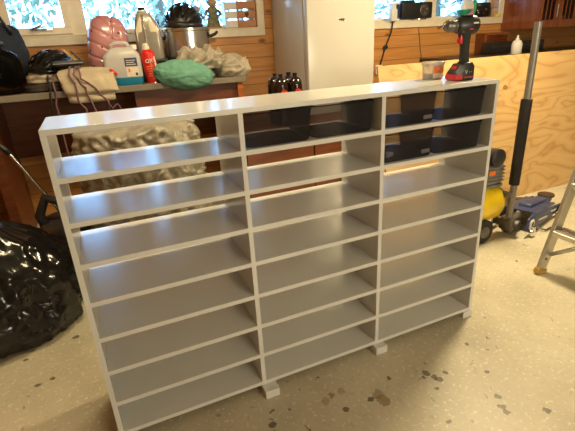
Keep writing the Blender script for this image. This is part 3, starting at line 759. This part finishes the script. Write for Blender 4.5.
# stockpot and helmet on it
t = thing('stockpot', 'large shiny steel stockpot with black handles on the bench', 'pot', (.905, 2.33, BZ), rz=radians(-15))
m = MB(); m.lathe([(.15, 0), (.172, .01), (.174, .02), (.174, .33), (.182, .334), (.183, .352), (.176, .355), (.17, .352), (.169, .02), (0.001, .014)], 40); m.build('pot_body', 'steel', t, 'auto')
for s in (-1, 1):
    m = MB(); m.tube([(s * .172, -.05, .29), (s * .215, -.045, .305), (s * .228, 0, .318), (s * .215, .045, .305), (s * .172, .05, .29)], .011, 8); m.build('pot_handle', 'rubber', t, True)
helmet('cycling_helmet', 'matt black vented helmet resting on top of the steel stockpot', (.89, 2.33, BZ + .357), radians(62), radians(4), 1.1, 'black').scale = (1, 1.1, 1.2)

# crumpled towel and mint bag
def crumple(m, c, r, h, seed, nu=120, nv=36, fold=.035, base=0.):
    rings = []
    for j in range(nv + 1):
        f = j / nv; ring = []
        for i in range(nu):
            a = 2 * pi * i / nu; rad = (cos(f * pi / 2)) ** .55 * (1 + .13 * nz((cos(a) * 1.6, sin(a) * 1.6, f), 1, seed))
            x, y, z = rad * cos(a) * r[0], rad * sin(a) * r[1], h * sin(f * pi / 2) ** .9
            q = ((x + c[0]) * 1.0, (y + c[1]), z)
            wv = nz((q[0] * 7, q[1] * 7, q[2] * 7), 1, seed + 20) * .9; k = (ridge((q[0] * 8 + q[2] * 6 + wv, q[1] * 8 - wv, q[2] * 12 + wv), 1, seed) * .75 + max(0, ridge((q[0] * 15 - q[2] * 9 + wv * 2, q[1] * 13, q[2] * 20 + wv), 1, seed + 9)) ** 2 * .75 - .3) * fold
            d = Vector((cos(a) * (1 - f), sin(a) * (1 - f), f + .15)).normalized()
            p = Vector((x, y, z)) + d * k * min(1, f * 6)
            ring.append((c[0] + p.x, c[1] + p.y, max(base, c[2] + p.z)))
        rings.append(ring)
    m.loft(rings); return m
m = MB(); m.blob((.775, 1.965, BZ + .042), (.205, .10, .1), 5, lambda d: 1 + .10 * nz(d, 2.2, 4) + .05 * ridge(d, 5, 2) + .02 * nz(d, 14, 3))
for v in m.bm.verts:
    if v.co.y > 1.946: v.co.z = max(v.co.z, BZ + .002)
    v.co.z += (.775 - v.co.x) * .12
    if v.co.y > 1.946: v.co.z = max(v.co.z, BZ + .002)
tag(m.build('fabric_bundle', 'mint', smooth=True), 'mint green fabric bundle slumped over the bench edge under the towels', 'bundle')
m = MB(); crumple(m, (.915, 2.04, BZ + .07), (.17, .088, 0), .115, 7.7, fold=.048, base=BZ + .06)
tag(m.build('towel', 'beigegrey', smooth=True), 'crumpled beige towel heaped on the mint bundle before the stockpot', 'towel')
m = MB(); crumple(m, (1.155, 2.05, BZ + .001), (.115, .09, 0), .12, 12.9, fold=.045, base=BZ + .001)
tag(m.build('towel', 'beigegrey', smooth=True), 'crumpled beige towel at the right end of the bench', 'towel')

# ------------------------------------------------------------------ things on the window ledges
LZ = 1.4
def figurine(x, label, h, sd):
    t = thing('figurine', label, 'figurine', (x, 2.655, LZ), group='figurines on the window ledge')
    m = MB(); m.lathe([(.034, 0), (.036, .01), (.03, .06), (.022, .1), (.026, .13), (.022, .145), (.009, .152)], 16, sy=.8); m.build('robe', 'pot_ceramic', t, True)
    MB().blob((0, 0, .17), (.021, .02, .024), 3, lambda d: 1 + .1 * nz(d, 4, sd)).build('head', 'skin', t, True)
    MB().blob((0, .005, .178), (.026, .023, .022), 3, lambda d: 1 + .15 * nz(d, 5, sd)).build('hair', 'hair', t, True)
    for s in (-1, 1):
        m = MB(); m.tube([(s * .024, 0, .13), (s * .038, -.008, .1), (s * .02, -.026, .085)], .008, 8); m.build('arm', 'pot_ceramic', t, True)
    MB().lathe([(.044, -.0), (.042, .012)], 18, sy=.8).build('base', 'hair', t, 'auto')
    return t
f0 = figurine(1.215, 'tall mossy brown figurine on the ledge beside the small crate', .2, 1)
f1 = dup(f0, (1.075, 2.655, LZ), 'brown figurine on the ledge half hidden behind the stockpot helmet'); f1.scale = (1.4, 1., .9)
f0.scale = (1.7, 1.1, 1.15)
def crate(name, label, x, z, ry, mt, y=2.65):
    t = thing(name, label, 'crate', (x, y, z), rz=ry)
    w, h, d = .17, .21, .09
    for k in range(3):
        MB().box((-w / 2, -d / 2, .003 + k * .072), (w / 2, -d / 2 + .01, .003 + k * .072 + .054), bev=.001).build('slat', mt, t)
    for k in range(3):
        MB().box((-w / 2, d / 2 - .01, .003 + k * .072), (w / 2, d / 2, .003 + k * .072 + .054), bev=.001).build('slat', mt, t)
    for s in (-1, 1):
        MB().box((s * (w / 2 - .008) - .007, -d / 2 + .0102, 0), (s * (w / 2 - .008) + .007, d / 2 - .0102, h)).build('end_post', mt, t)
    MB().box((-w / 2 + .016, -d / 2 + .0102, .0), (w / 2 - .016, d / 2 - .0102, .008)).build('crate_floor', mt, t)
    return t
crate('wooden_crate', 'white painted slatted crate on the ledge behind the brown one', 1.395, LZ + .002, 0, 'white', 2.67)
cr = crate('wooden_crate', 'small brown slatted crate with a dark heart mark on the window ledge', 1.50, LZ + .002, 0, 'cratewood', 2.63)
cr.scale = (.95, .5, 1); 
m = MB(); hp = [(0, -.022)] + [(.024 * sin(a) ** 3 if 0 else .0165 * (16 * sin(a) ** 3) / 16 * 1.2, .0016 * (13 * cos(a) - 5 * cos(2 * a) - 2 * cos(3 * a) - cos(4 * a))) for a in [pi - pi * 2 * k / 24 for k in range(1, 24)]]
m.prism([(x, z + .1) for x, z in hp], -.052, -.0455); m.build('heart_mark', 'darkwood', cr)

# second window ledge
t = thing('radio', 'black radio with a round speaker on the ledge of the fridge-side window', 'radio', (3.33, 2.63, LZ + .004))
MB().box((-.19, -.03, .012), (.19, .05, .165), bev=.012).build('radio_body', 'black', t, 'auto')
MB().lathe([(.055, 0), (.058, .004), (.05, .008), (.02, .004)], 28, (.085, -.03, .09), (0, -1, 0)).build('speaker_ring', 'gunmetal', t, 'auto')
for dx_, dz_ in ((.07, .12), (.11, .1), (.085, .06)):
    MB().lathe([(.007, 0), (.007, .006)], 12, (dx_, -.036, dz_), (0, -1, 0)).build('knob', 'silver', t, 'auto')
MB().lathe([(.07, 0), (.07, .012)], 24, (.05, -.02, 0), sy=.6).build('stand_foot', 'steel', t, 'auto')
MB().box((-.18, -.02, .166), (-.03, .03, .182), bev=.004).build('carry_handle', 'black', t, 'auto')
t = thing('glass_carton', 'blue and white carton beside the black radio', 'carton', (3.085, 2.66, LZ + .004))
MB().box((-.045, -.03, 0), (.045, .03, .165), bev=.003).build('carton_body', 'white', t)
MB().box((-.0, -.031, .02), (.0455, -.0295, .15)).build('blue_panel', 'blue', t)
t = thing('power_adapter', 'white power adapter hanging off the window ledge by the fridge', 'adapter', (3.0, 2.56, LZ + .0))
MB().box((-.035, -.022, .0), (.035, .018, .11), bev=.008).build('adapter_body', 'white', t, 'auto')
MB().tube([(.0, 0, .0), (-.008, .012, -.1), (-.05, .018, -.2), (-.075, .02, -.26), (-.10, .022, -.34), (-.135, .024, -.43)], .007, 8).build('cable', 'black', t, True)
MB().blob((-.065, .018, -.235), (.03, .012, .02), 2).build('cable_knot', 'black', t, True)
t = thing('power_socket', 'white wall socket with a black plug at the end of the cable', 'socket', (2.86, 2.6, .91))
MB().box((-.04, -.03, 0), (.04, 0, .09), bev=.006).build('socket_plate', 'white', t, 'auto')
MB().lathe([(.02, 0), (.018, .03), (.008, .045)], 14, (.005, -.03, .035), (0, -1, 0)).build('plug', 'black', t, 'auto')
t = thing('spray_bottle', 'white cleaner bottle with pink label and green trigger on the ledge', 'bottle', (4.03, 2.65, LZ + .004))
m = MB(); m.loft([[(x * s, y * s2, z) for x, y in rounded(.16, .08, .03, 5)] for s, s2, z in ((.95, .95, 0), (1, 1, .008), (1, 1, .12), (.7, .8, .17), (.3, .5, .2))]); m.build('bottle_body', 'white', t, 'auto')
MB().box((-.03, -.042, .02), (.06, -.0395, .09), bev=.001).build('bottle_label', 'pinklabel', t)
m = MB(); m.tube([(.05, -.035, .24), (.075, -.035, .16), (.085, -.035, .09), (.06, -.035, .02)], .016, 8); m.build('green_handle', 'green', t, True)
MB().box((-.05, -.03, .2), (.08, .03, .25), bev=.01).build('trigger_head', 'green', t, 'auto')
t = thing('funnel', 'small teal plastic funnel lying on the ledge behind the drill', 'funnel', (3.90, 2.555, LZ + .03))
MB().lathe([(.075, .045), (.07, .03), (.025, -.02), (.013, -.06)], 24, cap=False).build('funnel_cone', 'teal', t, True)
MB().lathe([(.075, .043), (.08, .045), (.08, .05), (.07, .05)], 24, cap=False).build('funnel_rim', 'teal', t, True)
t = thing('storage_jar', 'round black lidded jar at the right end of the window ledge', 'jar', (4.27, 2.66, LZ + .004))
MB().lathe([(.11, 0), (.12, .01), (.12, .09), (.1, .11)], 28, sy=.5).build('jar_body', 'glossblack', t, 'auto')
MB().lathe([(.105, .11), (.105, .14), (.09, .148)], 28, sy=.5).build('jar_lid', 'black', t, 'auto')
t = thing('tape_roll', 'small yellow tape roll beside the black jar on the ledge', 'tape', (4.43, 2.6, LZ + .004))
MB().lathe([(.022, 0), (.04, 0), (.04, .025), (.022, .025), (.022, 0)], 24, cap=False).build('tape', 'yellow', t, 'auto')
MB().lathe([(.019, 0), (.022, 0), (.022, .025), (.019, .025), (.019, 0)], 24, cap=False).build('core', 'paper', t, 'auto')
o = MB().tube(wig((3.345, 2.592, LZ - .06), (3.425, 2.592, .95), 8, .01, 2), .003, 6).build('wire', 'gunmetal', smooth=True); tag(o, 'thin grey wire hanging down the pine wall below the radio', 'wire')

# ------------------------------------------------------------------ kitchen end
base = thing('base_cabinet', 'dark kitchen base cabinets behind the plywood', 'cabinet', (0, 0, 0))
MB().box((3.4, 1.93, 0), (6.2, 2.59, .99)).build('cabinet_body', 'cherry', base)
for k in range(5):
    x = 3.42 + k * .555
    d = MB().box((x, 1.91, .1), (x + .53, 1.93, .95), bev=.003).build('door', 'cherry', base)
    MB().cyl((x + .05, 1.895, .6), (x + .05, 1.895, .8), .006).build('door_handle', 'nickel', d)
MB().box((3.38, 1.88, .99), (6.25, 2.59, 1.03), bev=.003).build('worktop', 'darkwood', base)
t = thing('equipment_case', 'long low black case on the worktop behind the plywood', 'case', (4.07, 2.3, 1.031))
MB().box((0, 0, 0), (.80, .13, .115), bev=.006).build('case_body', 'black', t, 'auto')
MB().box((.005, -.002, .07), (.795, .0, .074)).build('lid_seam', 'gunmetal', t)
MB().box((.3, -.02, .03), (.5, .0, .05), bev=.004).build('case_handle', 'rubber', t, 'auto')
t = thing('spray_bottle', 'white squeeze bottle standing on the worktop before the black case', 'bottle', (4.12, 2.03, 1.031))
MB().lathe([(.045, 0), (.05, .006), (.05, .095), (.04, .12), (.02, .133)], 22).build('bottle_body', 'white', t, True)
MB().lathe([(.02, .13), (.02, .145), (.011, .152), (.008, .175), (.003, .178)], 16).build('nozzle', 'white', t, 'auto')
t = thing('wall_cupboard', 'small reddish brown louvred cupboard on the worktop below the window', 'cupboard', (4.14, 2.46, 1.031))
MB().box((0, .01, 0), (.36, .13, .21), bev=.003).build('cupboard_body', 'redwood', t)
fm = MB(); fm.box((0, -.004, 0), (.36, .01, .025)).box((0, -.004, .185), (.36, .01, .21)).box((0, -.004, .025), (.03, .01, .185)).box((.33, -.004, .025), (.36, .01, .185))
dd = fm.build('door_frame', 'cherry', t)
for k in range(7): MB().box((.03, -.002, .03 + k * .022), (.33, .004, .044 + k * .022), rot=RX(.5)).build('louvre', 'cherry', dd)
# wall cabinets
uc = thing('wall_cabinet', 'cherry wood wall cabinets with glass doors at the kitchen end', 'cabinet', (4.505, 2.16, 1.262))
uh = 1.0
m = MB(); m.box((0, 0, 0), (.02, .43, uh)); m.box((1.78, 0, 0), (1.79, .43, uh)); m.box((.02, 0, 0), (1.78, .43, .02)); m.box((.02, 0, uh - .02), (1.78, .43, uh)); m.box((.02, .41, .02), (1.78, .43, uh - .02))
for k in range(1, 6): m.box((.02 + k * .293 - .008, .02, .02), (.02 + k * .293 + .008, .41, uh - .02))
m.build('cabinet_body', 'cherry', uc)
for k in range(2): MB().box((.022, .03, .3 + k * .32), (1.778, .408, .315 + k * .32)).build('inner_shelf', 'cherry', uc)
for k in range(6):
    x0, x1 = .005 + k * .297, .295 + k * .297; y0, y1 = -.02, -.001; w = .055
    f = MB(); f.box((x0, y0, 0), (x0 + w, y1, uh)); f.box((x1 - w, y0, 0), (x1, y1, uh)); f.box((x0 + w, y0, 0), (x1 - w, y1, .075)); f.box((x0 + w, y0, uh - .075), (x1 - w, y1, uh))
    for q in range(1, 3):
        xx = x0 + w + (x1 - x0 - 2 * w) * q / 3; f.box((xx - .006, y0 + .004, .075), (xx + .006, y1 - .004, uh - .075))
    d = f.build('door', 'cherry', uc)
    MB().box((x0 + w, -.012, .075), (x1 - w, -.009, uh - .075)).build('pane', 'glass', d)
    MB().cyl((x1 - .028, -.03, .1), (x1 - .028, -.03, .22), .006).build('door_handle', 'nickel', d)
random.seed(4)
def jar_in(x, label, h, r, mt, lid):
    t = thing('spice_jar', label, 'jar', (4.505 + x, 2.16 + .12, 1.262 + .021), group='jars behind the cabinet glass')
    MB().lathe([(r * .9, 0), (r, .005), (r, h * .8), (r * .7, h * .9)], 18).build('jar_body', mt, t, 'auto')
    MB().lathe([(r * .8, h * .88), (r * .8, h), (r * .7, h * 1.02)], 18).build('jar_lid', lid, t, 'auto')
for a in ((.10, 'pale jar behind the first glass door of the wall cabinet', .12, .035, 'paper', 'gunmetal'), (.19, 'red jar behind the first glass door of the wall cabinet', .15, .035, 'red', 'white'),
          (.26, 'small dark jar behind the first glass door of the wall cabinet', .1, .025, 'darkwood', 'steel'), (.40, 'pale blue jar behind the second glass door of the wall cabinet', .13, .04, 'clearpl', 'steel'),
          (.52, 'cream jar behind the second glass door of the wall cabinet', .11, .035, 'paper', 'darkwood')): jar_in(*a)

# ------------------------------------------------------------------ compressor
cp = thing('air_compressor', 'small air compressor with yellow tank and black motor beside the shelf', 'compressor', (2.27, .66, 0))
m = MB(); m.lathe([(.001, -.27), (.06, -.262), (.105, -.235), (.127, -.19), (.13, -.15), (.13, .08), (.127, .12), (.105, .165), (.06, .192), (.001, .2)], 32, (0, 0, .235), (1, 0, 0)); tank = m.build('tank', 'yellow', cp, True)
MB().box((-.15, -.09, .352), (.13, .09, .372), bev=.004).build('mount_plate', 'greycast', cp)
m = MB(); m.box((-.05, -.085, .372), (.13, .085, .50), bev=.012)
for k in range(5): m.box((-.055, -.09, .39 + k * .022), (.135, .09, .398 + k * .022))
pump = m.build('pump_block', 'greycast', cp)
MB().box((.0, -.0925, .44), (.05, -.0895, .468)).build('badge', 'orange', pump)
m = MB(); m.lathe([(.075, 0), (.08, .01), (.08, .2), (.072, .22)], 24, (-.28, 0, .46), (1, 0, 0)); m.build('motor', 'black', cp, 'auto')
m = MB(); m.box((-.02, -.06, .5), (.11, .06, .59), bev=.02); m.lathe([(.05, 0), (.055, .01), (.055, .05), (.035, .06)], 20, (.045, -.06, .55), (0, -1, 0)); m.build('air_filter', 'black', cp, 'auto')
for sx in (-.19, -.025):
    for sy in (-.125, .125):
        m = MB(); m.lathe([(.03, -.02), (.07, -.02), (.08, -.012), (.08, .012), (.07, .02), (.03, .02)], 28, (sx, sy + (.012 if sy < 0 else .03), .082), (0, 1, 0))
        w = m.build('wheel', 'rubber', cp, 'auto')
        MB().lathe([(.038, -.025), (.038, .025)], 18, (sx, sy + (.012 if sy < 0 else .03), .082), (0, 1, 0)).build('wheel_hub', 'gunmetal', w, 'auto')
for sx in (-.19, -.025): MB().cyl((sx, -.14, .09), (sx, .14, .09), .012).build('axle', 'gunmetal', cp)
m = MB(); m.cyl((.13, -.06, .33), (.19, -.085, .27), .014).cyl((.15, -.07, .3), (.15, -.13, .3), .02); m.build('pressure_valve', 'gunmetal', cp, 'auto')

# ------------------------------------------------------------------ floor jack
jk = thing('floor_jack', 'blue grey trolley jack on the floor with a long foam-gripped handle', 'jack', (2.50, .56, 0), rz=radians(17))
for s in (-1, 1):
    m = MB(); m.prism([(0.0, .05), (.02, .13), (.12, .15), (.45, .10), (.66, .07), (.68, .045), (.62, .03), (.05, .03)], s * .105 - .006, s * .105 + .006, .003); m.build('side_plate', 'blue', jk, 'auto')
MB().box((.12, -.1, .115), (.50, .1, .125), rot=RY(.09), bev=.003).build('cover_plate', 'blue', jk, 'auto')
m = MB(); m.prism([(.2, .12), (.60, .075), (.62, .09), (.57, .115), (.22, .155)], -.04, .04, .004); m.build('lift_arm', 'blue', jk, 'auto')
MB().lathe([(.05, 0), (.058, .008), (.055, .02), (.03, .022)], 24, (.60, 0, .105)).build('saddle', 'darkwood', jk, 'auto')
MB().box((.10, .118, .075), (.52, .124, .1), rot=RY(.1)).build('yellow_strip', 'yellow', jk)
for (a, b, c, d_) in ((.10, .02, .045, .03), (.28, .02, .05, .0),):
    pass
m = MB(); m.box((.19, -.1125, .06), (.34, -.111, .072), rot=RY(.12)).box((.40, -.1125, .062), (.50, -.111, .074), rot=RY(.12)); m.build('white_lettering', 'ink', jk)
m = MB(); m.lathe([(.04, 0), (.04, .004)], 20, (.07, -.112, .075), (0, -1, 0)); em = m.build('round_sticker', 'ink', jk, 'auto')
m = MB(); m.lathe([(.016, 0), (.016, .002)], 14, (.08, -.116, .08), (0, -1, 0)); m.build('sticker_mark', 'darkwood', em)
for sx, sy in ((.06, -.125), (.06, .125)):
    m = MB(); m.lathe([(.012, -.012), (.026, -.012), (.03, -.008), (.03, .008), (.026, .012), (.012, .012)], 20, (sx, sy, .03), (0, 1, 0)); c = m.build('caster', 'chrome', jk, 'auto')
    MB().box((sx - .014, sy - .016, .035), (sx + .014, sy + .016, .072), bev=.003).build('caster_fork', 'steel', c)
for sy in (-.125, .125):
    m = MB(); m.lathe([(.012, -.014), (.036, -.014), (.04, -.01), (.04, .01), (.036, .014), (.012, .014)], 22, (.58, sy, .04), (0, 1, 0)); m.build('front_wheel', 'gunmetal', jk, 'auto')
m = MB(); m.cyl((-.02, -.07, .09), (-.02, .07, .09), .03).cyl((-.05, -.0, .06), (.12, 0, .09), .035).box((-.06, -.045, .05), (.06, .045, .13), bev=.01); m.build('hydraulic_unit', 'gunmetal', jk, 'auto')
MB().tube([(.13, .04, .05), (.2, -.16, .012), (.42, -.19, .012), (.50, -.15, .02), (.48, -.112, .04)], .006, 6).build('return_spring_rod', 'gunmetal', jk, True)
hd = MB().tube([(-.02, 0, .10), (-.02, .0, .33)], .022, 14).build('handle_socket', 'greysteel', jk, 'auto')
MB().cyl((-.02, 0, .32), (-.02, 0, 1.30), .0205, n=18).build('handle_tube', 'greysteel', jk, 'auto')
MB().lathe([(.02, 0), (.031, .004), (.032, .53), (.02, .535)], 20, (-.02, 0, .35)).build('foam_grip', 'rubber', jk, 'auto')
t = tag(MB().blob((0, 0, .022), (.13, .06, .022), 3, lambda d: 1 + .18 * nz(d, 2.4, 5)).build('work_glove', 'darkcloth', smooth=True, loc=(2.98, .93, 0)), 'dark brown rag lying on the floor behind the jack', 'rag')

# ------------------------------------------------------------------ stepladder
ld = thing('stepladder', 'aluminium stepladder standing on the floor right of the jack', 'ladder', (2.21, .127, 0))
LW = .42; sl = .285
def rail(y, x0, dirx, name, h=1.25, w=.062, t=.022):
    m = MB(); a = math.atan(dirx)
    m.box((-w / 2, -t / 2, .0), (w / 2, t / 2, h), bev=.003)
    o = m.build(name, 'alu', ld); o.location = (x0, y, 0.012); o.rotation_euler = (0, a, 0); return o
for y in (-.011, -LW + .011):
    r = rail(y, 0.02, sl, 'front_rail')
    MB().box((-.036, -.016, -.01), (.036, .016, .018), bev=.004).build('foot_cap', 'capyellow', r)
    r = rail(y, .80, -.29, 'rear_rail', 1.25, .04, .018)
    MB().box((-.026, -.014, -.008), (.026, .014, .03), bev=.004).build('foot_cap', 'yellow', r)
for k in range(1, 5):
    z = .255 * k; x = .02 + sl * z
    m = MB(); m.box((x - .05, -LW + .022, z - .028), (x + .05, -.022, z), bev=.004)
    for q in range(4): m.box((x - .045 + q * .024, -LW + .024, z), (x - .034 + q * .024, -.024, z + .003))
    m.build('tread', 'alu', ld)
MB().box((.30, -LW - .01, 1.2), (.52, .01, 1.24), bev=.006).build('top_cap', 'alu', ld)
m = MB(); m.tube([(.05, -.03, .115), (.085, -.2, .235)], .011, 8); m.build('tread_brace', 'alu', ld, True)
m = MB(); m.tube([(.05, -LW + .03, .115), (.085, -.22, .235)], .011, 8); m.build('tread_brace', 'alu', ld, True)
m = MB()
for z in (.09, .235, .48): m.lathe([(.007, 0), (.006, .004)], 10, (.02 + sl * z - .01, -.022, z), (0, -1, 0))
m.build('rivet', 'gunmetal', ld)

# ------------------------------------------------------------------ left corner: bin bag, plastic sack, vacuum, board
def sack(m, c, rx, ry, prof, seed, amp=.05, nu=110, nv=54, fs=1.):
    rings = []
    for j in range(nv + 1):
        f = j / nv
        # interpolate profile
        for (f0, r0), (f1, r1) in zip(prof, prof[1:]):
            if f0 <= f <= f1 + 1e-9: rr = r0 + (r1 - r0) * (f - f0) / (f1 - f0); break
        ring = []
        for i in range(nu):
            a = 2 * pi * i / nu; ca, sa = cos(a), sin(a); g = f * fs
            lowf = 1 + .10 * nz((ca * 1.2, sa * 1.2, f * 1.3), 1, seed)
            k = amp * (ridge((ca * 3.2 + g * 1.2, sa * 3.2, g * 2.4), 1, seed) * .6 + ridge((ca * 7 + g * 2, sa * 7 - g * 2, g * 6), 1, seed + 4) * .35 + ridge((ca * 15, sa * 15 + g * 3, g * 15), 1, seed + 8) * .22 + ridge((ca * 30 + g * 9, sa * 30, g * 30), 1, seed + 11) * .09)
            r = rr * lowf + k * rr * 1.6
            ring.append((c[0] + rx * r * ca, c[1] + ry * r * sa, c[2] + max(0., f * HS * (1 + .06 * nz((ca, sa, 0), 1.5, seed)))))
        rings.append(ring)
    m.loft(rings); return m
HS = .58
m = MB(); sack(m, (-.53, 1.04, .001), .40, .34, [(0, .86), (.04, .95), (.2, 1.0), (.45, .98), (.62, .86), (.78, .66), (.9, .42), (.97, .2), (1, .12)], 2.7, .085)
t = tag(m.build('garbage_bag', 'bag', smooth=True), 'full shiny black garbage bag on the floor at the left', 'bag')
HS = .89
m = MB(); sack(m, (.335, 1.32, .001), .31, .26, [(0, .8), (.05, .95), (.3, 1.0), (.7, .99), (.9, .97), (.975, .88), (1, .5)], 6.1, .10, 220, 130, 2.6)
t = tag(m.build('plastic_sack', 'wrap', smooth=True), 'crinkled bundle of clear plastic sheeting behind the shelf under the bench', 'sack')
vc = thing('vacuum_cleaner', 'dark vacuum cleaner behind the garbage bag with a chrome tube', 'vacuum cleaner', (-.15, 1.64, 0))
MB().blob((0, 0, .16), (.17, .2, .15), 4, lambda d: 1 + .03 * nz(d, 2, 1)).build('vacuum_body', 'black', vc, True)
MB().lathe([(.16, 0), (.165, .03), (.15, .07)], 28, (0, 0, .24), sy=1.1).build('top_lid', 'gunmetal', vc, 'auto')
m = MB(); m.tube([(.05, 0, .28), (.0, -.02, .42), (-.09, -.02, .46), (-.14, -.03, .36), (-.11, -.05, .25)], .03, 10); m.build('hose', 'rubber', vc, True)
MB().cyl((-.215, 0., .775), (.01, 0., .27), .0095).build('wand', 'chrome', vc, 'auto')
MB().tube([(-.28, .0, .775), (-.24, -.0, .80), (-.203, 0, .75)], .018, 10).build('wand_grip', 'black', vc, True)
t = thing('cabinet_board', 'red brown wooden board leaning under the bench at the left', 'board', (-.78, 1.85, 0), rot=(radians(-3), 0, radians(4)))
MB().box((-.55, 0, 0), (.20, .03, .82), bev=.004).build('board_face', 'orangewood', t)
MB().box((.20, -.001, 0), (.212, .031, .82)).build('edge_strip', 'redwood', t)
t = thing('power_socket', 'white double wall socket under the bench at the left', 'socket', (-.40, 2.6, .885))
MB().box((-.05, -.018, 0), (.05, 0, .075), bev=.004).build('socket_plate', 'white', t)
for s in (-1, 1): MB().lathe([(.017, 0), (.017, .002)], 14, (s * .024, -.018, .038), (0, -1, 0)).build('outlet', 'greysteel', t)
t = thing('tool_case', 'black and orange tool case on the floor between garbage bag and shelf', 'case', (-.09, 1.29, 0), rz=radians(0))
MB().box((-.05, -.13, 0), (.05, .13, .22), bev=.01).build('case_body', 'black', t, 'auto')
MB().box((-.045, -.134, .13), (.052, -.128, .17), bev=.002).build('orange_band', 'orange', t)
